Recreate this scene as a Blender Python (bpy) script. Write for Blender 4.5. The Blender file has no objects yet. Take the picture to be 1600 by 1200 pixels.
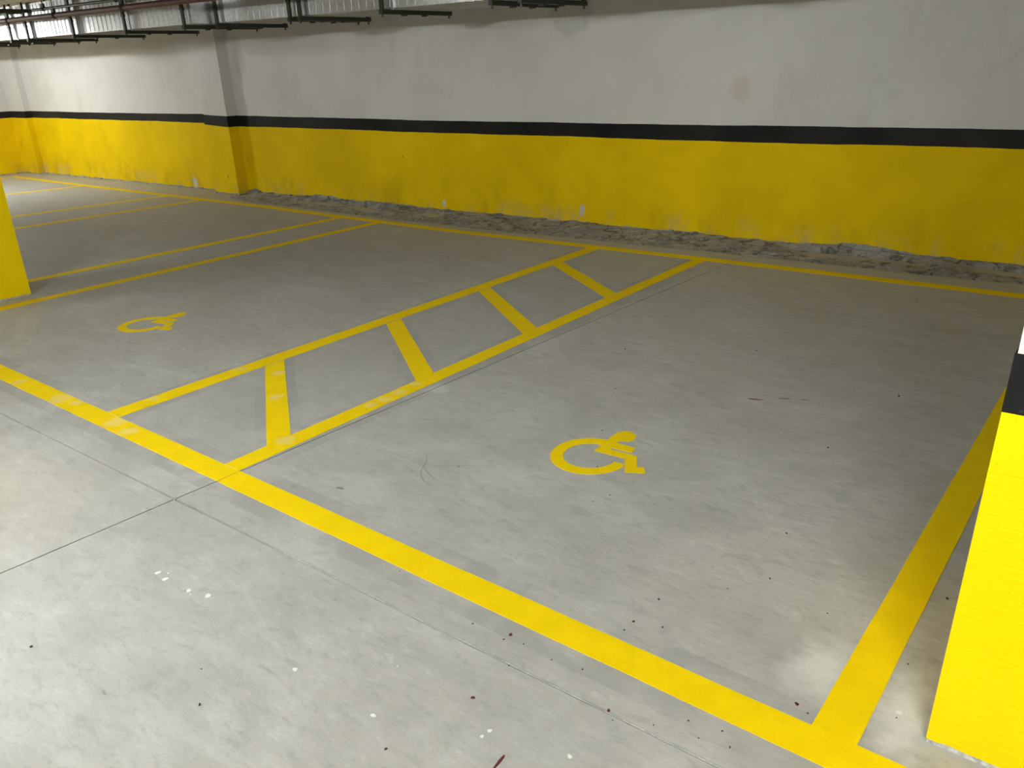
import bpy, bmesh, math, random
from mathutils import Matrix, Vector
from mathutils.geometry import tessellate_polygon

S = bpy.context.scene
COL = S.collection
random.seed(7)

# ------------------------------------------------------------ camera, world, exposure
cd = bpy.data.cameras.new('camera'); cam = bpy.data.objects.new('camera', cd); COL.objects.link(cam)
cd.sensor_fit = 'HORIZONTAL'; cd.sensor_width = 36.0; cd.lens = 28.4656; cd.clip_start = 0.05
RX, UY, FW = (0.783559, 0.619971, -0.040895), (-0.197448, 0.310875, 0.929716), (-0.58911, 0.720412, -0.366001)
cam.matrix_world = Matrix(((RX[0], UY[0], -FW[0], 0), (RX[1], UY[1], -FW[1], 0), (RX[2], UY[2], -FW[2], 1.7), (0, 0, 0, 1)))
S.camera = cam

w = bpy.data.worlds.new('world'); S.world = w; w.use_nodes = True
w.node_tree.nodes['Background'].inputs[0].default_value = (0.9, 0.95, 1, 1)
w.node_tree.nodes['Background'].inputs[1].default_value = 0.0
vs = S.view_settings
vs.view_transform = 'Standard'; vs.look = 'None'; vs.gamma = 1.0; vs.use_curve_mapping = False
vs.exposure = 0.0

# lamps: (x, y, z, strength) ; built with the lamp objects further down
LAMPS = [(-3.6, -0.9, 2.45, 860), (1.0, -0.9, 2.45, 760), (-9.6, -0.9, 2.5, 350), (-15.6, -0.9, 2.6, 60), (-16.3, 3.9, 2.5, 820)]

# ------------------------------------------------------------ helpers
def lift(x):                      # ducts, pipes and ceiling rise gently towards the end wall
    return -0.015 * (x + 8.5)

def noise1(x, seed=0.0):          # smooth pseudo noise about -1..1
    return (math.sin(x * 1.0 + seed) * .4 + math.sin(x * 2.3 + seed * 1.7 + 1.3) * .28 + math.sin(x * 5.1 + seed * 2.9 + .4) * .18
            + math.sin(x * 11.7 + seed * .7 + 2.2) * .12 + math.sin(x * 27.1 + seed * 3.1) * .08)

def lerp_tab(tab, x):
    if x <= tab[0][0]: return tab[0][1]
    for (a, va), (b, vb) in zip(tab, tab[1:]):
        if x <= b: return va + (vb - va) * (x - a) / (b - a)
    return tab[-1][1]

def obj(name, bm, mat, parent=None, smooth=False):
    me = bpy.data.meshes.new(name)
    bmesh.ops.recalc_face_normals(bm, faces=bm.faces)
    bm.to_mesh(me); bm.free()
    if mat: me.materials.append(mat)
    if smooth:
        for p in me.polygons: p.use_smooth = True
    o = bpy.data.objects.new(name, me); COL.objects.link(o)
    if parent: o.parent = parent
    return o

def tag(o, label=None, cat=None, group=None, kind=None):
    if label: o['label'] = label
    if cat: o['category'] = cat
    if group: o['group'] = group
    if kind: o['kind'] = kind
    return o

def empty(name, loc):
    o = bpy.data.objects.new(name, None); o.empty_display_size = .1; o.location = loc; COL.objects.link(o); return o

def box(bm, x0, x1, y0, y1, z0, z1, zf=None):
    vs_ = []
    for z in (z0, z1):
        for (x, y) in ((x0, y0), (x1, y0), (x1, y1), (x0, y1)):
            vs_.append(bm.verts.new((x, y, z + (zf(x) if zf else 0))))
    for f in ((3, 2, 1, 0), (4, 5, 6, 7), (0, 1, 5, 4), (1, 2, 6, 5), (2, 3, 7, 6), (3, 0, 4, 7)):
        bm.faces.new([vs_[i] for i in f])
    return vs_

def tube(bm, a, b, r, n=12, caps=True):
    a = Vector(a); b = Vector(b); d = (b - a).normalized()
    u = d.cross(Vector((0, 0, 1))) if abs(d.z) < .95 else d.cross(Vector((1, 0, 0)))
    u.normalize(); v = d.cross(u)
    ra = [bm.verts.new(a + (u * math.cos(t) + v * math.sin(t)) * r) for t in [2 * math.pi * i / n for i in range(n)]]
    rb = [bm.verts.new(b + (u * math.cos(t) + v * math.sin(t)) * r) for t in [2 * math.pi * i / n for i in range(n)]]
    for i in range(n):
        bm.faces.new((ra[i], ra[(i + 1) % n], rb[(i + 1) % n], rb[i]))
    if caps:
        bm.faces.new(ra[::-1]); bm.faces.new(rb)

def slab_poly(bm, pts, z0, z1):     # top and rim of a flat piece lying on what is below it
    b = [bm.verts.new((x, y, z0)) for x, y in pts]; t = [bm.verts.new((x, y, z1)) for x, y in pts]; n = len(pts)
    for tri in tessellate_polygon([[Vector((x, y, 0)) for x, y in pts]]):
        try: bm.faces.new([t[i] for i in tri])
        except ValueError: pass
    for i in range(n): bm.faces.new((b[i], b[(i + 1) % n], t[(i + 1) % n], t[i]))

# ------------------------------------------------------------ materials
class NT:
    def __init__(s, name):
        s.m = bpy.data.materials.new(name); s.m.use_nodes = True
        s.t = s.m.node_tree; s.b = s.t.nodes['Principled BSDF']
        s.tc = s.t.nodes.new('ShaderNodeTexCoord'); s.P = s.tc.outputs['Object']; s.memo = {}
    def n(s, typ, **kw):
        x = s.t.nodes.new(typ)
        for k, v in kw.items(): setattr(x, k, v)
        return x
    def set(s, sock, v):
        if hasattr(v, 'is_output'): s.t.links.new(v, sock)
        else: sock.default_value = v
    def math(s, op, a, b=0.0, c=0.0, clamp=False):
        x = s.n('ShaderNodeMath', operation=op); x.use_clamp = clamp
        s.set(x.inputs[0], a); s.set(x.inputs[1], b); s.set(x.inputs[2], c); return x.outputs[0]
    def noise(s, scale, detail=4, rough=.55, dist=0.0, vec=None):
        key = (scale, detail, rough, dist, vec is None)
        if vec is None and key in s.memo: return s.memo[key]
        x = s.n('ShaderNodeTexNoise'); s.set(x.inputs['Vector'], vec or s.P)
        x.inputs['Scale'].default_value = scale; x.inputs['Detail'].default_value = detail
        x.inputs['Roughness'].default_value = rough; x.inputs['Distortion'].default_value = dist
        s.memo[key] = x.outputs['Fac']; return x.outputs['Fac']
    def scaled(s, sx, sy, sz, rz=0, loc=(0, 0, 0)):
        x = s.n('ShaderNodeMapping'); s.set(x.inputs[0], s.P)
        x.inputs['Scale'].default_value = (sx, sy, sz); x.inputs['Rotation'].default_value = (0, 0, rz); x.inputs['Location'].default_value = loc
        return x.outputs[0]
    def ramp(s, f, a, b, lo=0.0, hi=1.0):
        x = s.n('ShaderNodeMapRange', interpolation_type='SMOOTHSTEP'); s.set(x.inputs[0], f)
        x.inputs[1].default_value = a; x.inputs[2].default_value = b; x.inputs[3].default_value = lo; x.inputs[4].default_value = hi
        return x.outputs[0]
    def mix(s, f, a, b, mode='MIX'):
        x = s.n('ShaderNodeMix', data_type='RGBA', blend_type=mode)
        s.set(x.inputs[0], f); s.set(x.inputs[6], a if hasattr(a, 'is_output') else (*a, 1)); s.set(x.inputs[7], b if hasattr(b, 'is_output') else (*b, 1))
        return x.outputs[2]
    def xyz(s):
        x = s.n('ShaderNodeSeparateXYZ'); s.set(x.inputs[0], s.P); return x.outputs
    def spot(s, c, r, soft=.5, scale=(1, 1, 1), wob=0.0, wscale=8):   # 1 inside a blob around c
        x = s.n('ShaderNodeVectorMath', operation='SUBTRACT'); s.set(x.inputs[0], s.P); x.inputs[1].default_value = c
        y = s.n('ShaderNodeVectorMath', operation='MULTIPLY'); s.set(y.inputs[0], x.outputs[0]); y.inputs[1].default_value = scale
        l = s.n('ShaderNodeVectorMath', operation='LENGTH'); s.set(l.inputs[0], y.outputs[0])
        d = l.outputs['Value']
        if wob: d = s.math('ADD', d, s.math('MULTIPLY', s.math('SUBTRACT', s.noise(wscale, 5), .5), wob * r))
        return s.ramp(d, r * (1 - soft), r, 1.0, 0.0)
    def bump(s, h, strength=.2, dist=.01):
        x = s.n('ShaderNodeBump'); x.inputs['Strength'].default_value = strength; x.inputs['Distance'].default_value = dist
        s.set(x.inputs['Height'], h); s.set(s.b.inputs['Normal'], x.outputs[0])
    def out(s, col, rough=.6, metal=0.0, spec=.5):
        s.set(s.b.inputs['Base Color'], col if hasattr(col, 'is_output') else (*col, 1)); s.set(s.b.inputs['Roughness'], rough)
        s.b.inputs['Metallic'].default_value = metal; s.b.inputs['Specular IOR Level'].default_value = spec
        return s.m

def plain(name, col, rough=.5, metal=0.0, var=.12, scale=30, bump=.08):
    t = NT(name); f = t.noise(scale, 4)
    c = t.mix(t.ramp(f, .3, .7), tuple(x * (1 - var) for x in col), tuple(min(1, x * (1 + var)) for x in col))
    t.bump(f, bump, .003)
    return t.out(c, rough, metal)

# line geometry shared by the paint and by the cleaned tape margins on the floor
RUNGS = [((2.742, 2.888), (2.036, 2.182)), ((3.785, 3.932), (3.084, 3.232)), ((4.812, 4.957), (4.116, 4.272)), ((5.852, 5.998), (5.158, 5.312))]
CX0, CX1 = -4.376, -4.246
BX0, BX1 = -3.248, -3.131

def floor_material():
    t = NT('power_trowelled_concrete')
    big = t.noise(.55, 3, .5); mid = t.noise(2.6, 6, .6, .6); fine = t.noise(38, 6, .65)
    sw = t.noise(1.0, 8, .62, 1.6, t.scaled(1.2, 3.4, 1, .5)); speck = t.noise(260, 2, .5)
    c = t.mix(t.ramp(mid, .28, .72), (.41, .407, .39), (.515, .512, .495))
    c = t.mix(t.math('MULTIPLY', t.ramp(big, .35, .7), .5), c, (.43, .412, .378))
    c = t.mix(t.math('MULTIPLY', t.ramp(sw, .5, .72), .38), c, (.60, .60, .585))
    c = t.mix(t.math('MULTIPLY', t.ramp(sw, .5, .3), .30), c, (.33, .327, .315))
    c = t.mix(t.math('MULTIPLY', t.ramp(fine, .55, .75), .22), c, (.32, .315, .30))
    c = t.mix(t.math('MULTIPLY', t.ramp(speck, .3, .7), .12), c, (.32, .32, .31))
    st = t.noise(9, 7, .68, .5, t.scaled(1, 2.4, 1, -.55)); st2 = t.noise(24, 6, .7, .4, t.scaled(1, 2.0, 1, .35))
    c = t.mix(t.math('MULTIPLY', t.ramp(st, .52, .70), t.ramp(mid, .35, .65, .12, .5)), c, (.60, .60, .59))
    c = t.mix(t.math('MULTIPLY', t.ramp(st, .49, .30), .55), c, (.30, .298, .288))
    c = t.mix(t.math('MULTIPLY', t.ramp(st2, .54, .72), t.ramp(big, .4, .6, .10, .38)), c, (.57, .57, .56))
    c = t.mix(t.math('MULTIPLY', t.ramp(st2, .47, .30), .45), c, (.31, .308, .298))
    # small dark scuffs scattered in the bays
    sc = t.noise(5.5, 3, .5, .0, t.scaled(1, 2.6, 1, -.45)); sc2 = t.noise(.8, 2)
    c = t.mix(t.math('MULTIPLY', t.ramp(sc, .70, .76), t.ramp(sc2, .48, .6)), c, (.2, .195, .18))
    x, y, z = t.xyz()
    # tape margins left beside the painted lines (slightly darker, cleaner concrete)
    def band(coord, a, b): return t.math('MULTIPLY', t.math('GREATER_THAN', coord, a), t.math('LESS_THAN', coord, b))
    inb = band(y, 1.8, 6.62)
    masks = [t.math('MULTIPLY', band(x, CX0 - .05, CX1 + .055), inb), t.math('MULTIPLY', band(x, BX0 - .055, BX1 + .10), inb),
             t.math('MULTIPLY', band(y, 1.60, 1.875), band(x, -6, .5))]
    inx = band(x, CX1, BX0)
    for (l, r) in RUNGS:
        yc = (l[0] + l[1]) / 2; sl = ((r[0] + r[1]) - (l[0] + l[1])) / 2 / (BX0 - CX1)
        d = t.math('ABSOLUTE', t.math('SUBTRACT', t.math('SUBTRACT', y, yc), t.math('MULTIPLY', t.math('SUBTRACT', x, CX1), sl)))
        masks.append(t.math('MULTIPLY', t.math('LESS_THAN', d, .145), inx))
    m = masks[0]
    for k in masks[1:]: m = t.math('MAXIMUM', m, k)
    pat = t.ramp(t.noise(3.1, 4, .6, .3), .42, .58, .12, .75)
    c = t.mix(t.math('MULTIPLY', m, pat), c, (.345, .342, .335))
    aisle = t.math('MULTIPLY', band(x, CX1, BX0), inb)
    c = t.mix(t.math('MULTIPLY', aisle, .28), c, (.37, .37, .36))
    # whitish patches by the bay line, sandy stain in the lane
    e = t.spot((-.53, 2.03, 0), .14, .9, (1, .7, 1), .9, 14); e2 = t.spot((-.28, 2.0, 0), .16, .9, (1.6, .5, 1), 1.2, 16)
    c = t.mix(t.math('MULTIPLY', t.math('MAXIMUM', e, e2), .75), c, (.72, .72, .71))
    e3 = t.spot((-3.05, 3.05, 0), .10, .8, (1, 1, 1), .8, 12)
    c = t.mix(t.math('MULTIPLY', e3, .5), c, (.66, .66, .65))
    s1 = t.spot((-4.0, .95, 0), .9, .95, (1, 1.3, 1), .9, 2.5)
    c = t.mix(t.math('MULTIPLY', s1, .4), c, (.53, .50, .40))
    s2 = t.spot((-3.15, .62, 0), .28, .9, (1, 1.6, 1), .8, 6)
    c = t.mix(t.math('MULTIPLY', s2, .35), c, (.30, .26, .22))
    h = t.math('ADD', t.math('MULTIPLY', sw, .8), t.math('ADD', t.math('MULTIPLY', fine, .35), t.math('MULTIPLY', speck, .1)))
    t.bump(t.math('ADD', h, t.math('ADD', t.math('MULTIPLY', st, .6), t.math('MULTIPLY', st2, .35))), .38, .007)
    return t.out(c, t.ramp(mid, .3, .7, .42, .62), 0, .4)

def line_paint():
    t = NT('yellow_line_paint')
    f = t.noise(9, 6, .6); g = t.noise(90, 4)
    c = t.mix(t.ramp(f, .3, .7), (.90, .635, .001), (.96, .69, .002))
    c = t.mix(t.math('MULTIPLY', t.ramp(g, .58, .75), .25), c, (.55, .38, .01))
    m = None
    for (px, py, r) in [(-4.20, 1.755, .09), (-4.02, 1.73, .07), (-4.83, 1.735, .10), (-4.68, 1.77, .06), (-5.35, 1.73, .06), (-4.335, 2.63, .05), (-4.34, 2.05, .05), (-4.07, 2.72, .06),
                        (-3.75, 2.46, .06), (-3.22, 2.13, .07), (-3.19, 2.78, .06), (-3.2, 2.9, .06), (-3.21, 3.04, .05), (-3.2, 2.68, .05)]:
        k = t.spot((px, py, 0), r, .8, (1, 1, 1), 1.2, 22); m = k if m is None else t.math('MAXIMUM', m, k)
    c = t.mix(t.math('MULTIPLY', m, .6), c, (.80, .66, .26))
    t.bump(t.math('ADD', f, g), .15, .003)
    return t.out(c, .6, 0, .12)

def white_wall():
    t = NT('white_wall_paint')
    a = t.noise(.9, 4, .6); b = t.noise(5, 6, .65); g = t.noise(70, 4)
    c = t.mix(t.ramp(a, .3, .7), (.63, .615, .585), (.70, .685, .655))
    c = t.mix(t.math('MULTIPLY', t.ramp(b, .58, .8), .22), c, (.60, .585, .54))
    gr = t.noise(2.2, 7, .72, .3, t.scaled(1, 1, .5)); c = t.mix(t.math('MULTIPLY', t.ramp(gr, .52, .74), .30), c, (.47, .45, .41))
    c = t.mix(t.math('MULTIPLY', t.ramp(g, .5, .75), .18), c, (.48, .465, .43))
    p = t.spot((-5.15, 7.5, 2.2), .27, .25, (.9, .1, 1), .35, 7); pn = t.noise(22, 6, .7)
    c = t.mix(t.math('MULTIPLY', p, t.ramp(pn, .3, .7, .25, .8)), c, (.48, .475, .45))
    q = t.spot((-3.27, 7.5, 1.41), .13, .6, (1, .1, .8), 1.1, 14)
    c = t.mix(t.math('MULTIPLY', q, .45), c, (.55, .47, .36))
    q2 = t.spot((-11.0, 7.5, 1.95), .22, .4, (1.4, .1, .6), .9, 12)
    c = t.mix(t.math('MULTIPLY', q2, .4), c, (.5, .5, .46))
    d = t.noise(7, 2, .5, 0, t.scaled(1, 1, .8)); c = t.mix(t.ramp(d, .80, .83), c, (.3, .29, .27))
    t.bump(t.math('ADD', t.math('MULTIPLY', a, .6), t.math('ADD', t.math('MULTIPLY', b, .5), t.math('MULTIPLY', g, .12))), .35, .012)
    return t.out(c, .75, 0, .3)

def yellow_wall():
    t = NT('yellow_wall_paint')
    a = t.noise(1.4, 5, .6); b = t.noise(6, 6, .65, .4); g = t.noise(60, 5, .6)
    c = t.mix(t.ramp(a, .3, .7), (.75, .51, .001), (.87, .595, .002))
    c = t.mix(t.math('MULTIPLY', t.ramp(b, .58, .78), .3), c, (.58, .37, .01))
    x, y, z = t.xyz()
    low = t.ramp(z, .30, .05)          # splash zone: worn, dusty paint above the floor
    n = t.noise(3.2, 6, .65, .3, t.scaled(1, 1, .55))
    c = t.mix(t.math('MULTIPLY', t.math('MULTIPLY', low, t.ramp(n, .47, .68)), .55), c, (.50, .42, .20))
    n2 = t.noise(2.1, 5, .65, .2, t.scaled(1, 1, .6, 0, (3, 5, 1)))
    c = t.mix(t.math('MULTIPLY', t.math('MULTIPLY', t.ramp(z, .6, .1), t.ramp(n2, .5, .68)), .4), c, (.46, .30, .015))
    m = None
    for (px, pz, r) in [(-5.02, .20, .045), (-5.03, .15, .035), (-12.75, .10, .08), (-7.1, .12, .04)]:
        k = t.spot((px, 7.47, pz), r, .5, (1, .05, .75), .9, 30); m = k if m is None else t.math('MAXIMUM', m, k)
    c = t.mix(m, c, (.60, .58, .52))
    sc = t.noise(6, 3, .5, .6, t.scaled(2.2, 1, .7)); c = t.mix(t.math('MULTIPLY', t.ramp(sc, .735, .775), .8), c, (.28, .19, .03))
    t.bump(t.math('ADD', t.math('MULTIPLY', b, .6), t.math('MULTIPLY', g, .22)), .4, .01)
    return t.out(c, .7, 0, .08)

def column_yellow():
    t = NT('yellow_column_paint')
    a = t.noise(2, 4); st = t.noise(30, 4, .6, 0, t.scaled(.25, .25, 3.2)); v = t.noise(55, 3, .6)
    c = t.mix(t.ramp(a, .3, .7), (.92, .66, .001), (.97, .70, .002))
    c = t.mix(t.math('MULTIPLY', t.ramp(v, .70, .76), .7), c, (.45, .31, .01))
    t.bump(t.math('ADD', st, t.math('MULTIPLY', v, .5)), .35, .006)
    return t.out(c, .65, 0, .08)

def rough_concrete():
    t = NT('rough_mortar')
    a = t.noise(3, 6, .65); b = t.noise(24, 8, .7); v = t.noise(9, 5, .7, .8)
    c = t.mix(t.ramp(a, .3, .7), (.30, .295, .28), (.46, .455, .43))
    c = t.mix(t.math('MULTIPLY', t.ramp(v, .50, .62), .85), c, (.10, .10, .092))
    c = t.mix(t.math('MULTIPLY', t.ramp(b, .52, .70), .6), c, (.56, .56, .54))
    t.bump(t.math('ADD', b, v), .8, .025)
    return t.out(c, .9, 0, .2)

def black_paint():
    t = NT('black_wall_paint')
    a = t.noise(1.1, 5, .6); b = t.noise(40, 4)
    c = t.mix(t.ramp(a, .35, .7), (.010, .010, .010), (.024, .023, .021))
    c = t.mix(t.math('MULTIPLY', t.ramp(b, .66, .74), .5), c, (.08, .08, .075))
    t.bump(b, .3, .006)
    return t.out(c, .6, 0, .12)

def galvanised():
    t = NT('galvanised_sheet')
    v = t.n('ShaderNodeTexVoronoi'); v.inputs['Scale'].default_value = 26; t.set(v.inputs['Vector'], t.P)
    f = t.noise(2.5, 5)
    c = t.mix(t.ramp(v.outputs['Distance'], 0, .7), (.50, .50, .50), (.62, .62, .63))
    return t.out(c, t.ramp(f, .3, .7, .30, .42), .9, .5)

M = dict(floor=floor_material(), line=line_paint(), white=white_wall(), yellow=yellow_wall(), coly=column_yellow(), mortar=rough_concrete(), black=black_paint(), zinc=galvanised(),
         ceil=plain('raw_ceiling_concrete', (.46, .43, .36), .85, 0, .2, 3, .3), chip=plain('chipped_pale_render', (.50, .49, .46), .9, 0, .35, 60, .5), joint=plain('joint_shadow_concrete', (.03, .03, .028), .9, 0, .2, 40),
         colw=plain('white_column_paint', (.76, .755, .73), .7, 0, .05, 12, .25), strut=plain('dark_green_strut_steel', (.035, .038, .03), .5, .3, .25, 60),
         red=plain('red_pipe_paint', (.055, .006, .005), .55, 0, .2, 20), cable=plain('black_cable_sheath', (.012, .012, .012), .5, 0, .2, 40),
         beige=plain('beige_pipe_lagging', (.50, .45, .34), .6, 0, .12, 8), drop=plain('white_paint_drop', (.82, .82, .80), .5, 0, .05, 60),
         crumb=plain('dark_grit', (.045, .035, .03), .9, 0, .4, 200), rust=plain('dark_red_paint_speck', (.11, .02, .018), .7, 0, .3, 120),
         lampbody=plain('white_lamp_housing', (.8, .8, .8), .4, 0, .02, 20), scuff=plain('grey_scuff', (.22, .218, .21), .8, 0, .2, 80), leaf=plain('dry_brown_chip', (.16, .08, .05), .8, 0, .3, 90))

def emis(strength):
    t = NT('lit_tube'); t.out((1, 1, 1), .4)
    t.b.inputs['Emission Color'].default_value = (.965, 1.0, .965, 1); t.b.inputs['Emission Strength'].default_value = strength
    return t.m

# ------------------------------------------------------------ the setting
X0, X1, Y0, YW, CEIL = -19.15, 7.0, -7.0, 7.5, 3.0
bm = bmesh.new(); box(bm, X0 - .3, X1 + .3, Y0 - .3, YW + .3, -.3, -.014)
floor = tag(obj('floor', bm, M['joint']), 'smooth grey trowelled concrete garage floor with thin saw-cut joints', None, None, 'structure')

def cutx(x): return 1.523 + .0182 * (x + .61)
def cuty(y): return -3.135 + .0415 * (y - 1.483)
xc, yc = -3.135, cutx(-3.135)
G = .0046
def edge_x(xa, xb, side):        # along the lane joint
    n = max(2, int(abs(xb - xa) / .03)); out = []
    for i in range(n + 1):
        x = xa + (xb - xa) * i / n
        j = abs(noise1(x * 23, side * 3.1)) * .0022 * (1.0 if x > -6 else 0)
        out.append((x, cutx(x) + side * (G + j)))
    return out
def edge_y(ya, yb, side):
    n = max(2, int(abs(yb - ya) / .05)); out = []
    for i in range(n + 1):
        y = ya + (yb - ya) * i / n
        out.append((cuty(y) + side * (.0036 + abs(noise1(y * 19, side)) * .0010), y))
    return out
quads = [
    edge_x(X0, xc - G, 1) + edge_y(cutx(xc) + G, YW, -1) + [(X0, YW)],
    edge_x(xc + G, X1, 1) + [(X1, YW)] + edge_y(YW, cutx(xc) + G, 1),
    [(X0, Y0), (cuty(Y0), Y0)] + edge_y(Y0 + .05, cutx(xc) - G, -1) + edge_x(xc - G, X0, -1),
    [(cuty(Y0) + .01, Y0), (X1, Y0)] + edge_x(X1, xc + G, -1) + edge_y(cutx(xc) - G, Y0 + .05, 1),
]
for q in quads:
    bm = bmesh.new(); slab_poly(bm, q, -.014, 0.0); obj('slab', bm, M['floor'], floor)

bm = bmesh.new(); rows = []            # pale strip painted as light catching the lane joint's far edge
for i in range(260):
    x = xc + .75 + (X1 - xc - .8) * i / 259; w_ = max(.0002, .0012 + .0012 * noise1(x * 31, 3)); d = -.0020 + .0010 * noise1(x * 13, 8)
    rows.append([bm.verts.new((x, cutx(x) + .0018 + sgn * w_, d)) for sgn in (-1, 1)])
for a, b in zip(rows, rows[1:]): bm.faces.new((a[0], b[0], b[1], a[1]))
obj('joint_highlight', bm, plain('pale_joint_highlight', (.60, .60, .58), .8, 0, .25, 90), floor)
bm = bmesh.new(); box(bm, X0 - .3, X1 + .3, Y0 - .3, YW + .3, CEIL, CEIL + .25)
tag(obj('ceiling', bm, M['ceil']), 'bare concrete garage ceiling slab above the ducts', None, None, 'structure')

def wall_simple(name, x0, x1, y0, y1, label):
    bm = bmesh.new(); box(bm, x0, x1, y0, y1, -.012, CEIL)
    return tag(obj(name, bm, M['white']), label, None, None, 'structure')
wall_back = wall_simple('wall_back', X0 - .3, X1 + .3, YW, YW + .3, 'long back wall painted white over a black stripe and yellow base')
wall_left = wall_simple('wall_left', X0 - .3, X0, Y0, YW, 'far end wall painted white over a black stripe and yellow base')
wall_right = wall_simple('wall_right', X1, X1 + .3, Y0, YW, 'white painted side wall of the garage')
wall_front = wall_simple('wall_front', X0 - .3, X1 + .3, Y0 - .3, Y0, 'white painted wall across the driving lane')

def shell(name, path, zb, zt, off, mat, parent, closed=False, step=.04):
    """painted coat following a plan path (outward side to the right of travel), with wavy edges"""
    pts = []
    n = len(path)
    for i in range(n if closed else n - 1):
        a, b = path[i], path[(i + 1) % n]
        L = math.hypot(b[0] - a[0], b[1] - a[1]); k = max(1, int(L / step))
        for j in range(k): pts.append((a[0] + (b[0] - a[0]) * j / k, a[1] + (b[1] - a[1]) * j / k))
    if not closed: pts.append(path[-1])
    N = len(pts); bm = bmesh.new(); rows = []
    # outward normals averaged at each point (mitred corners)
    for i, (x, y) in enumerate(pts):
        ds = []
        if closed or i > 0: q = pts[i - 1]; ds.append((x - q[0], y - q[1]))
        if closed or i < N - 1: q = pts[(i + 1) % N]; ds.append((q[0] - x, q[1] - y))
        nx = ny = 0
        for dx, dy in ds:
            l = math.hypot(dx, dy); nx += dy / l; ny -= dx / l
        l = math.hypot(nx, ny); nx /= l; ny /= l
        k = 1.0
        if len(ds) == 2:
            l0 = math.hypot(*ds[0]); c = nx * ds[0][1] / l0 - ny * ds[0][0] / l0; k = 1 / max(.5, c)
        s = i * step
        z0, z1 = zb(x, y, s), zt(x, y, s)
        ox, oy = x + nx * off * k, y + ny * off * k
        rows.append([bm.verts.new((x, y, z0)), bm.verts.new((ox, oy, z0 + off * .3)), bm.verts.new((ox, oy, z1 - off * .2)), bm.verts.new((x, y, z1))])
    for i in range(N if closed else N - 1):
        r0, r1 = rows[i], rows[(i + 1) % N]
        for j in range(3): bm.faces.new((r0[j], r1[j], r1[j + 1], r0[j + 1]))
    return obj(name, bm, mat, parent)

BT = [(-19.2, 1.245), (-17.8, 1.229), (-14.5, 1.196), (-11.9, 1.185), (-11.24, 1.164), (-6.94, 1.112), (-3.29, 1.0913), (-.96, 1.0837), (7, 1.07)]
BB = [(-19.2, 1.115), (-17.8, 1.102), (-14.5, 1.077), (-11.9, 1.046), (-11.24, 1.010), (-6.94, .9707), (-3.29, .9446), (-.96, .938), (7, .92)]
bt = lambda x, y, s: lerp_tab(BT, x) + .004 * noise1(x * 2.1, 1)
bb = lambda x, y, s: lerp_tab(BB, x) + .006 * noise1(x * 1.6, 4)
def ybot(x, y, s):
    if x > -11.26: return .045 + .03 * max([max(0, 1 - abs(x - c_) / w_) for c_, w_ in ((-11.05, .3), (-9.3, .8), (-8.3, .4), (-2.05, .7))]) + .022 * noise1(x * 3.3, 2) + .016 * abs(noise1(x * 17, 5))
    return .018 + .012 * noise1(x * 9, 2) + .010 * abs(noise1(x * 31, 5))
PX0, PX1, PY = -11.88, -11.26, 7.32          # middle pilaster
QX0, QX1, QY = X0, -18.42, 7.38              # corner pilaster

def coats(path, parent, closed=False):
    shell('base_strip', path, lambda x, y, s: 0.0, lambda x, y, s: .16, .002, M['mortar'], parent, closed)
    shell('yellow_band', path, ybot, lambda x, y, s: bb(x, y, s) + .001, .005, M['yellow'], parent, closed)
    shell('black_stripe', path, bb, bt, .006, M['black'], parent, closed)

# paths run so that the room is on the right-hand side
coats([(QX1, YW), (PX0, YW)], wall_back)
coats([(PX1, YW), (X1, YW)], wall_back)
def pilaster(x0, x1, y):
    bm = bmesh.new(); box(bm, x0, x1, y, YW, 0, CEIL)
    return obj('pilaster', bm, M['white'], wall_back)
p1 = pilaster(PX0, PX1, PY); coats([(PX0, YW), (PX0, PY), (PX1, PY), (PX1, YW)], p1)
p2 = pilaster(QX0, QX1, QY); coats([(QX0, QY), (QX1, QY), (QX1, YW)], p2)
coats([(X0, Y0), (X0, QY)], wall_left)

# rough mortar fillet along the right-hand run of the back wall
EDGE = [(-11.26, 7.1), (-10.9, 7.0), (-10.3, 6.965), (-7.86, 6.87), (-6.04, 6.86), (-5.07, 6.90), (-2.7, 6.985), (-1.5, 6.97), (-.72, 7.03), (7, 7.1)]
bm = bmesh.new(); rows = []; NY = 16; n = int((X1 + 11.25) / .05)
for i in range(n + 1):
    x = -11.25 + (X1 + 11.25) * i / n
    ye = lerp_tab(EDGE, x) + .018 * noise1(x * 4.1, 3); r = []
    for j in range(NY + 1):
        f = j / NY; y = ye + (YW + .0 - ye) * f
        zz = .002 + .045 * f ** 1.5 + (.014 * noise1(x * 4 + y * 7, 1) + .007 * noise1(x * 15 - y * 19, 2) + .004 * random.uniform(-1, 1)) * min(1, f * 5)
        if f > .55: zz += .02 * max(0, noise1(x * 2.2, 7)) * (f - .55) / .45
        gg = max([max(0, 1 - abs(x - c_) / w_) for c_, w_ in ((-11.05, .35), (-9.3, .8), (-8.3, .5), (-2.05, .75), (-7.2, .25), (-.9, .3))])
        if f > .45: zz -= .075 * min(1, gg * 2.2) * math.sin(math.pi * min(1, (f - .45) / .5)) * (.65 + .35 * noise1(x * 7, 4))
        r.append(bm.verts.new((x + random.uniform(-.012, .012), y, max(-.012, zz) if f > .45 else (max(.001, zz) if j else -.003))))
    rows.append(r)
for a, b in zip(rows, rows[1:]):
    for j in range(NY): bm.faces.new((a[j], b[j], b[j + 1], a[j + 1]))
tag(obj('trim_1', bm, M['mortar']), 'rough grey mortar fillet along the foot of the yellow back wall', None, None, 'structure')

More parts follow.
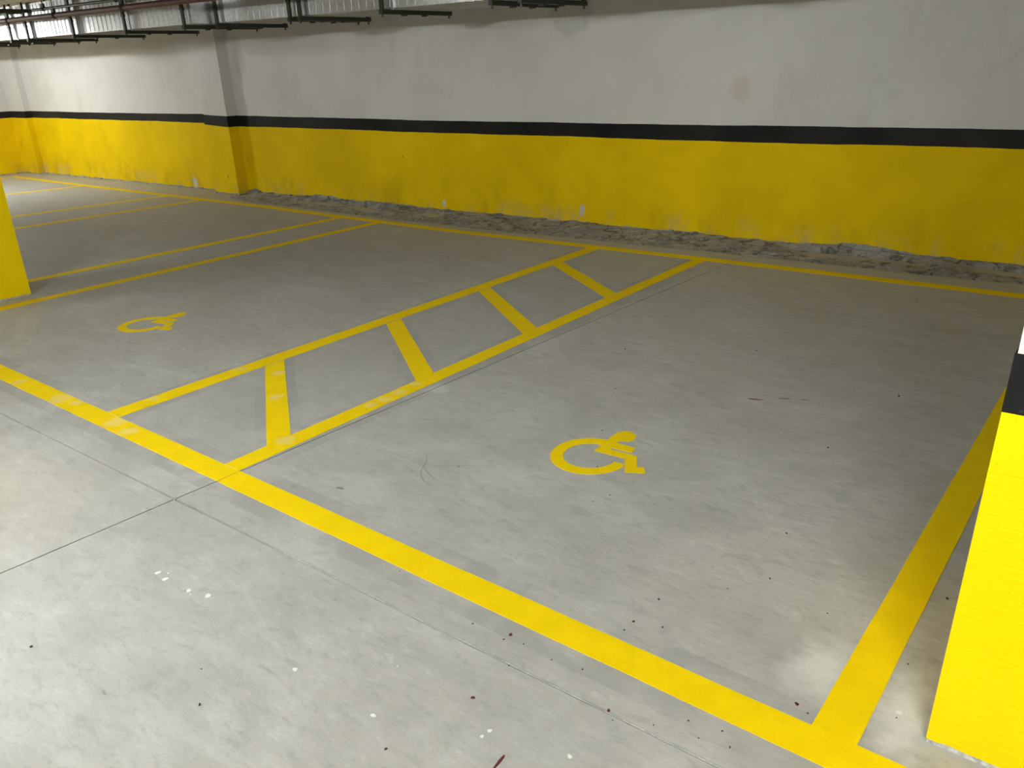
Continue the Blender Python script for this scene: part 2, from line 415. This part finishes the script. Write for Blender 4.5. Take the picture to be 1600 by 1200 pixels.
# ------------------------------------------------------------ columns
def column(x0, x1, y0, y1, lean, zt, zb, label, seed):
    root = empty('concrete_column', ((x0 + x1) / 2, (y0 + y1) / 2, 0)); tag(root, label, 'column')
    bm = bmesh.new(); box(bm, x0, x1, y0, y1, 0, CEIL)
    parts = [obj('shaft', bm, M['colw'])]
    path = [(x0, y0), (x1, y0), (x1, y1), (x0, y1)]
    f = lambda amp, fr, sd: (lambda x, y, s: amp * noise1((x * 1.3 + y * 1.7) * fr, sd + seed))
    parts.append(shell('base_strip', path, lambda x, y, s: 0.0, lambda x, y, s: .08, .0015, M['chip'], None, True, .02))
    e1, e2, e3 = f(.006, 14, 1), f(.003, 3, 2), f(.003, 3, 3)
    parts.append(shell('yellow_band', path, lambda x, y, s: .012 + e1(x, y, s) + .006 * random.random(), lambda x, y, s: zb + e2(x, y, s) + .001, .004, M['coly'], None, True, .02))
    parts.append(shell('black_stripe', path, lambda x, y, s: zb + e2(x, y, s), lambda x, y, s: zt + e3(x, y, s), .005, M['black'], None, True, .02))
    for o in parts:
        for v in o.data.vertices: v.co.x += lean * v.co.z
        o.data.transform(Matrix.Translation(-root.location)); o.parent = root
        # keep texture space readable: object coordinates are local to the column
    return root
column(-.214, .42, 1.92, 2.72, .0277, 1.089, .953, 'yellow based column with black stripe beside the wide bay line', 0)
column(-8.24, -7.642, 1.95, 2.742, .005, 1.19, 1.05, 'yellow based column standing between the two close bay lines', 5)

# ------------------------------------------------------------ painted floor lines
ZT = .0014
def ribbon(name, pts, wid, label, group=None, cut=None, axis=0, taper=None):
    """pts: centre line in plan; painted strip of width wid; cut: gap in x where the joint crosses"""
    dense = []
    for a, b in zip(pts, pts[1:]):
        L = math.hypot(b[0] - a[0], b[1] - a[1]); k = max(1, int(L / .08))
        dense += [(a[0] + (b[0] - a[0]) * i / k, a[1] + (b[1] - a[1]) * i / k) for i in range(k)]
    dense.append(pts[-1])
    segs = [dense]
    if cut:
        yc_ = lerp_tab([(p[0], p[1]) for p in dense], cut[0])
        L = [p for p in dense if p[0] < cut[0] - .02] + [(cut[0] - .0025, yc_)]
        R = [(cut[0] + .0025, yc_)] + [p for p in dense if p[0] > cut[0] + .02]
        segs = [L, R]
    bm = bmesh.new()
    for sg in segs:
        lo, hi = [], []
        for i, (x, y) in enumerate(sg):
            a = sg[max(0, i - 1)]; b = sg[min(len(sg) - 1, i + 1)]
            dx, dy = b[0] - a[0], b[1] - a[1]; l = math.hypot(dx, dy); nx, ny = -dy / l, dx / l
            h = wid / 2; j1 = .0016 * noise1((x + y) * 5.0, 1); j2 = .0016 * noise1((x + y) * 5.0, 6)
            lo.append((x - nx * (h + j1), y - ny * (h + j1))); hi.append((x + nx * (h + j2), y + ny * (h + j2)))
        rows = [[bm.verts.new((p[0], p[1], z)) for p in e] for e, z in ((lo, .0), (lo, ZT), (hi, ZT), (hi, .0))]
        for r0, r1 in zip(rows, rows[1:]):
            for i in range(len(sg) - 1): bm.faces.new((r0[i], r0[i + 1], r1[i + 1], r1[i]))
        for i in (0, -1): bm.faces.new([r[i] for r in rows])
    return tag(obj(name, bm, M['line']), label, 'painted line', group)

FY0, FY1 = 1.681, 1.801
ribbon('lane_edge_line', [(-18.9, 1.741), (-5, 1.738), (.9, 1.741)], .120, 'long yellow line along the lane side closing the front of the bays', None, (cuty(1.741),))
BACK = [(-18.62, 6.93), (-15.47, 6.85), (-10.19, 6.80), (-6.28, 6.662), (-2.58, 6.708), (-.67, 6.692), (4, 6.69)]
ribbon('wall_edge_line', BACK, .122, 'long thin yellow line along the foot of the back wall', None, (cuty(6.70),))
def yb(x): return lerp_tab(BACK, x) - .061
def bay(xa, ya, xb, wid, label, group=None):
    y1 = yb(xb) + .001
    sl = (xb - xa) / (y1 - ya); xs = xa + sl * (FY1 - ya) if abs(sl) > 1e-6 else xa
    return ribbon('bay_line', [(xs, FY1 + .0005), (xb, y1)], wid, label, group)
bay(-.416, 1.8, -.416, .118, 'wide yellow bay line running back beside the nearer bright yellow column')
bay(-3.190, 1.8, -3.193, .117, 'yellow line edging the hatched aisle next to the saw-cut joint')
bay(-4.316, 1.8, -4.312, .130, 'yellow line edging the hatched aisle on the side away from the joint')
bay(-7.385, 2.38, -7.42, .125, 'yellow bay line just in front of the far column base')
bay(-8.236, 3.0, -8.14, .125, 'yellow bay line just behind the far column base')
bay(-11.60, 4.217, -11.42, .125, 'dim yellow bay line meeting the wall line beside the pilaster')
bay(-12.72, 4.618, -12.44, .125, 'faint yellow bay line parallel and just beyond the pilaster line')
bay(-15.53, 5.609, -15.33, .125, 'brightly lit thin yellow bay line near the end wall')
bay(-18.56, 3.0, -18.56, .125, 'yellow line along the foot of the far end wall')
names = ['first slanted yellow bar of the aisle counted from the lane', 'second slanted yellow bar of the aisle counted from the lane',
         'third slanted yellow bar of the aisle counted from the lane', 'last slanted yellow bar of the aisle beside the back wall']
for k, (l, r) in enumerate(RUNGS):
    bm = bmesh.new()
    xl, xr = CX1 + .004, BX0 + .0012
    slab_poly(bm, [(xl, l[0]), (xr, r[0]), (xr, r[1]), (xl, l[1])], 0, ZT)
    tag(obj('hatch_bar', bm, M['line']), names[k], 'painted line', 'slanted bars across the hatched aisle')

# wheelchair symbols: outline on the floor, one simple polygon
BODY = [(-.0242, .1789), (-.0269, .2562), (-.0255, .2837), (-.0132, .3085), (.005, .3237), (.0307, .3262), (.0586, .3092), (.0756, .2878), (.0842, .2579), (.0791, .2365),
        (.066, .2215), (.0447, .2127), (.0285, .2041), (.0335, .1799), (.1339, .1842), (.1448, .1326), (.1299, .1288), (.0419, .1231), (.0422, .1049), (.1449, .1108),
        (.1821, .1109), (.2369, .0182), (.2688, .0303), (.2982, -.0141), (.2182, -.0542), (.1497, .0599), (-.0124, .0514), (-.0168, .1173)]
def sym_poly():
    P = list(BODY); N = 44
    a0, a1 = math.radians(103), math.radians(360 + 3)
    for i in range(N + 1):
        t = a0 + (a1 - a0) * i / N; P.append((.1265 * math.cos(t), .1265 * math.sin(t)))
    P.append((.1755, .0105))
    a0, a1 = math.radians(357), math.radians(99)
    for i in range(N + 1):
        t = a0 + (a1 - a0) * i / N; P.append((.186 * math.cos(t), .186 * math.sin(t)))
    return P
def symbol(cx, cy, rot, sc, label):
    c, s = math.cos(rot) * sc, math.sin(rot) * sc
    bm = bmesh.new(); slab_poly(bm, [(cx + x * c - y * s, cy + x * s + y * c) for x, y in sym_poly()], 0, ZT)
    return tag(obj('wheelchair_symbol', bm, M['line']), label, 'floor symbol', 'painted wheelchair symbols')
symbol(-1.865, 2.8307, 0, 1, 'yellow wheelchair symbol in the bay between aisle and bright column')
symbol(-5.8425, 2.8208, math.radians(7.9), 1.038, 'yellow wheelchair symbol in the bay between aisle and far column')

# ------------------------------------------------------------ ducts
def duct(name, x0, x1, y0, y1, z0, z1, xs, label):
    root = empty(name, ((x0 + x1) / 2, (y0 + y1) / 2, z0 + lift((x0 + x1) / 2))); tag(root, label, 'air duct')
    parts = []
    edges = [x0] + [x for x in xs if x0 < x < x1] + [x1]
    for a, b in zip(edges, edges[1:]):
        bm = bmesh.new(); box(bm, a + .004, b - .004, y0, y1, z0, z1, lift)
        k = int((b - a) / .1); st = (b - a) / k
        for i in range(k):           # stiffening beads on the side and underneath
            x = a + (i + .5) * st
            for (ya, yb_, za, zb_) in ((y0 - .004, y0 + .002, z0 + .012, z1 - .012), (y0 + .02, y1 - .02, z0 - .006, z0 + .002)):
                box(bm, x - .005, x + .005, ya, yb_, za, zb_, lift)
        parts.append(obj('duct_section', bm, M['zinc']))
    for x in edges[1:-1]:
        bm = bmesh.new()
        for s in (-1, 1): box(bm, x + s * .008 - .0035, x + s * .008 + .0035, y0 - .02, y1 + .02, z0 - .016, z1 + .02, lift)
        parts.append(obj('flange', bm, M['zinc']))
    return root, parts
def settle(root, parts):
    for o in parts:
        o.data.transform(Matrix.Translation(-root.location)); o.parent = root
XL, XR = -8.52, 6.9
r, ps = duct('air_duct', X0 + .05, XL, 5.30, 6.12, 2.250, 2.66, [-17.4, -16.13, -14.86, -13.6, -12.33, -11.03, -9.76], 'wide galvanised duct with horizontally ribbed end face beside the red pipe')
bm = bmesh.new(); box(bm, XL - .002, XL + .012, 5.30, 6.12, 2.250, 2.66, lift)
for i in range(9):
    z = 2.275 + i * .044; box(bm, XL + .010, XL + .020, 5.31, 5.60, z, z + .012, lift)
ps.append(obj('end_panel', bm, M['zinc'])); settle(r, ps)
r, ps = duct('air_duct', XL + .03, XR, 5.60, 6.40, 2.262, 2.67, [-7.08, -5.75, -4.45, -3.1, -1.8, -.5, .8, 2.1, 3.4, 4.7], 'narrower galvanised duct with upright ribs running along the white wall')
settle(r, ps)

HANG_L = [-16.3, -15.0, -13.75, -12.95, -12.42, -11.12, -9.84, -8.60]
HANG_R = [-8.44, -7.18, -7.02, -5.86, -4.58, -4.28, -3.0]
ORD = ['first', 'second', 'third', 'fourth', 'fifth', 'sixth', 'seventh', 'eighth']
def hanger(x, y0, y1, zb, label, group):
    zb += lift(x); zc = CEIL
    root = empty('trapeze_hanger', (x, y0, zb)); tag(root, label, 'pipe hanger', group)
    ps = []
    bm = bmesh.new(); box(bm, x - .02, x + .02, y0 - .045, y1 + .05, zb - .040, zb - .002)
    for yy in (y0 + .25, y0 + .52): box(bm, x - .026, x + .026, yy - .015, yy + .015, zb - .052, zb - .039)
    ps.append(obj('rail', bm, M['strut']))
    for yy in (y0 - .024, y1 + .024):
        bm = bmesh.new(); box(bm, x - .02, x + .02, yy - .012, yy + .012, zb - .002, zc)
        for zz in (zb + .14, zb + .30): box(bm, x - .026, x + .026, yy - .016, yy + .016, zz, zz + .03)
        ps.append(obj('upright', bm, M['strut']))
    for yy in (y1 + .024, y0 - .024):
        bm = bmesh.new(); tube(bm, (x, yy, zb - .065), (x, yy, zb - .04), .009, 8); ps.append(obj('bolt', bm, M['strut']))
    settle(root, ps)
    for o in ps[3:]: o.parent = ps[0]
for k, x in enumerate(reversed(HANG_L)):
    hanger(x, 5.28, 6.14, 2.250 - .008, ORD[k] + ' dark steel trapeze hanger under the wide duct counted from its ribbed end face', 'hangers under the wide duct')
for k, x in enumerate(HANG_R):
    hanger(x, 5.58, 6.42, 2.262 - .008, ORD[k] + ' dark steel trapeze hanger under the narrower duct counted from the wide duct', 'hangers under the narrower duct')

# pipes
def zr(x): return 2.457 - .0175 * (x + 10)
def pipe(name, y, dz, rad, mat, label, cat, clamps, xa=-19.1, xb=6.9, clamp_mat=None):
    root = empty(name, (-10, y, zr(-10) + dz)); tag(root, label, cat); ps = []
    bm = bmesh.new(); tube(bm, (xa, y, zr(xa) + dz), (xb, y, zr(xb) + dz), rad, 16); ps.append(obj('pipe_run', bm, M[mat], smooth=True))
    for x in clamps:
        z = zr(x) + dz
        bm = bmesh.new(); tube(bm, (x - .018, y, z), (x + .018, y, z), rad + .008, 16)
        tube(bm, (x, y, z + rad), (x, y, CEIL - .001), .006, 8); box(bm, x - .03, x + .03, y - .014, y + .014, z + rad, z + rad + .045)
        ps.append(obj('clamp', bm, M['strut']))
    settle(root, ps)
pipe('sprinkler_pipe', 4.9, 0, .030, 'red', 'dark red steel pipe running in front of the wide duct', 'pipe', [-14.2, -12.05, -10.75, -9.15, -7.0, -5, -3, -1])
pipe('black_conduit', 5.08, .105, .016, 'cable', 'thin black conduit running just above the red pipe', 'conduit', [-13.2, -11.4, -9.6, -7.8, -6, -4, -2])
pipe('lagged_pipe', 4.76, .225, .062, 'beige', 'beige lagged pipe under the ceiling above the red pipe', 'pipe', [-14.6, -12.6, -8.2, -5, -2])
pipe('lagged_pipe', 4.55, .225, .045, 'beige', 'slimmer beige lagged pipe next to the thick one under the ceiling', 'pipe', [-14.3, -12.3, -8.0, -5.1, -2.1])

# cable ladder with drooping cables, crossing above the red pipe
LX, LZ = -10.4, 2.46
root = empty('cable_ladder', (LX, 3.75, LZ - .02)); tag(root, 'dark steel cable ladder with black cables ending at the red pipe', 'cable tray'); ps = []
for s in (-1, 1):
    bm = bmesh.new(); box(bm, LX + s * .09 - .008, LX + s * .09 + .008, 3.0, 4.46, LZ, LZ + .035); ps.append(obj('side_rail', bm, M['strut']))
for i in range(8):
    y = 3.05 + i * .195; bm = bmesh.new(); box(bm, LX - .082, LX + .082, y - .012, y + .012, LZ + .004, LZ + .016); ps.append(obj('rung', bm, M['strut']))
for i in range(3):
    bm = bmesh.new(); x = LX - .05 + i * .05; q = None
    for j in range(13):
        y = 3.0 + j * .121; pt = (x + .012 * math.sin(j * 1.3 + i), y, LZ + .028 + .006 * math.sin(j * 1.9 + i * 2))
        if q: tube(bm, q, pt, .009, 8)
        q = pt
    ps.append(obj('cable', bm, M['cable'], smooth=True))
for y in (3.25, 4.15):
    bm = bmesh.new(); tube(bm, (LX, y, LZ), (LX, y, CEIL), .005, 8); ps.append(obj('rod', bm, M['strut']))
settle(root, ps)

# ------------------------------------------------------------ lamps (real battens in the lane, outside the frame)
for i, (x, y, z, st) in enumerate(LAMPS):
    root = empty('batten_lamp', (x, y, z)); ps = []
    tag(root, ['lit tube lamp hanging over the lane before the hatched aisle', 'lit tube lamp hanging over the lane before the bright column', 'lit tube lamp hanging over the lane past the far column',
               'lit tube lamp hanging over the lane by the end wall', 'lit tube lamp hanging over the bays by the end wall'][i], 'lamp')
    bm = bmesh.new(); box(bm, x - .63, x + .63, y - .035, y + .035, z + .022, z + .075); ps.append(obj('housing', bm, M['lampbody']))
    bm = bmesh.new(); tube(bm, (x - .6, y, z), (x + .6, y, z), .019, 12); ps.append(obj('tube', bm, emis(st)))
    for s in (-1, 1):
        bm = bmesh.new(); tube(bm, (x + s * .5, y, z + .07), (x + s * .5, y, CEIL), .004, 6); ps.append(obj('suspension_wire', bm, M['strut']))
    settle(root, ps)

# ------------------------------------------------------------ small marks and litter on the floor
def blot(name, x, y, r, mat, label, cat, group, asp=1.0, rot=0.0, h=.0012):
    n = 14; ph = random.uniform(0, 6)
    pts = []
    for i in range(n):
        t = 2 * math.pi * i / n; rr = r * (1 + .14 * math.sin(2 * t + ph) + .10 * math.sin(3 * t + 2 * ph))
        a, b = rr * math.cos(t), rr * asp * math.sin(t)
        pts.append((x + a * math.cos(rot) - b * math.sin(rot), y + a * math.sin(rot) + b * math.cos(rot)))
    bm = bmesh.new(); slab_poly(bm, pts, -.0003, h); return tag(obj(name, bm, M[mat]), label, cat, group)
for (x, y, r) in [(-2.665, 1.134, .010), (-2.604, 1.128, .010), (-2.466, 1.14, .009), (-2.381, 1.163, .011), (-2.63, 1.155, .004), (-2.44, 1.13, .003), (-1.816, 1.107, .008)]:
    blot('paint_drop', x, y, r, 'drop', 'white paint drop on the lane floor nearest the joint crossing', 'paint drop', 'white drops near the joint crossing')
for (x, y, r) in [(-1.477, 1.119, .008), (-1.172, 1.27, .007), (-1.176, 1.242, .006), (-.944, 1.326, .007), (-1.568, 1.303, .003), (-.30, 1.985, .009)]:
    blot('paint_drop', x, y, r, 'drop', 'white paint drop on the floor toward the bright column', 'paint drop', 'white drops toward the bright column', .8)
for (x, y, r) in [(-1.376, 1.62, .0065), (-1.292, 1.338, .006), (-.948, 1.525, .005), (-1.38, 1.59, .003), (-.535, 1.854, .006)]:
    blot('red_speck', x, y, r, 'rust', 'dark red paint speck on the concrete beside the lane edge line', 'paint drop', 'dark red paint specks')
for k, (x, y, r, rot) in enumerate([(-1.083, 1.20, .030, 1.7), (-1.503, 3.868, .045, .35), (-1.381, 3.956, .03, .5), (-1.287, 3.996, .022, .3)]):
    blot('red_smear', x, y, r, 'rust' if k != 1 else 'leaf', 'thin dark red smear on the lane floor' if k == 0 else 'thin reddish brown smear on the floor of the right wheelchair bay', 'paint smear',
         None if k == 0 else 'reddish smears in the wheelchair bay', .16, rot, .0007)
def crumb(x, y, s):
    bm = bmesh.new(); bmesh.ops.create_icosphere(bm, subdivisions=1, radius=s)
    sx, sy = random.uniform(.7, 1.5), random.uniform(.5, 1.1)
    for v in bm.verts:
        k = random.uniform(.75, 1.15); v.co = Vector((v.co.x * sx * k, v.co.y * sy * k, v.co.z * .6 * k))
    zmin = min(v.co.z for v in bm.verts); o = obj('grit_crumb', bm, M['crumb']); o.location = (x, y, -zmin - .0002); o.rotation_euler.z = random.uniform(0, 6)
    return o
lane = [(-2.615, .664, .005), (-2.056, .936, .003), (-1.922, .846, .0055), (-1.511, 1.59, .004), (-1.926, 1.66, .003), (-1.291, 1.504, .003), (-1.357, 1.055, .004), (-1.314, 1.607, .003),
        (-1.2, 1.6, .003), (-1.1, 1.62, .0035), (-.82, 1.55, .003), (-.75, 1.62, .003), (-.7, 1.58, .0035), (-.62, 1.6, .003), (-.66, 1.64, .003), (-.92, 1.5, .0025)]
for a in lane: tag(crumb(*a), 'tiny dark grit crumb lying on the lane side of the lane edge line', 'grit', 'grit crumbs on the lane')
bayc = [(-1.08, 2.052, .005), (-1.089, 1.902, .005), (-1.092, 1.848, .004), (-.999, 1.93, .005), (-.823, 2.376, .006), (-.884, 2.69, .005), (-.498, 1.836, .003), (-1.592, 2.565, .004),
        (-1.965, 3.092, .004), (-.918, 2.241, .003), (-1.775, 2.752, .004), (-1.62, 2.48, .003), (-1.3, 3.2, .004), (-1.0, 3.5, .005), (-2.2, 3.6, .005), (-2.5, 4.2, .006), (-1.8, 4.6, .006),
        (-.30, 1.96, .003), (-.31, 2.6, .005), (-.33, 2.2, .003), (-.9, 4.3, .008), (-2.3, 2.4, .004), (-.6, 2.3, .003)]
for a in bayc: tag(crumb(*a), 'tiny dark grit crumb lying in the wheelchair bay beside the bright column', 'grit', 'grit crumbs in the near bay')
# hairline star-shaped scuff on the concrete of the near bay
def streak(pts, wid, mat, name, label, group):
    bm = bmesh.new(); prev = None
    for i, (x, y) in enumerate(pts):
        a = pts[max(0, i - 1)]; b = pts[min(len(pts) - 1, i + 1)]; dx, dy = b[0] - a[0], b[1] - a[1]; l = math.hypot(dx, dy)
        h = wid / 2 * (.3 + .7 * math.sin(math.pi * (i + .5) / len(pts)))
        q = [bm.verts.new((x - dy / l * h * s, y + dx / l * h * s, z)) for s, z in ((-1, 0), (-1, .0004), (1, .0004), (1, 0))]
        if prev:
            for j in range(3): bm.faces.new((prev[j], q[j], q[j + 1], prev[j + 1]))
        prev = q
    return tag(obj(name, bm, M[mat]), label, 'scuff mark', group)
cx_, cy_ = -2.44, 2.31
for (ang, ln, bend) in [(-1.1, .20, .5), (2.9, .28, .2), (.7, .34, -.1), (1.9, .12, .3), (-.5, .16, .1)]:
    pts = []
    for i in range(9):
        f = i / 8; a = ang + bend * f; pts.append((cx_ + math.cos(a) * ln * f, cy_ + math.sin(a) * ln * f))
    streak(pts, .003, 'scuff', 'hairline_scuff', 'hairline grey scuff of the star-shaped mark in the near bay', 'hairline scuffs of the star mark')
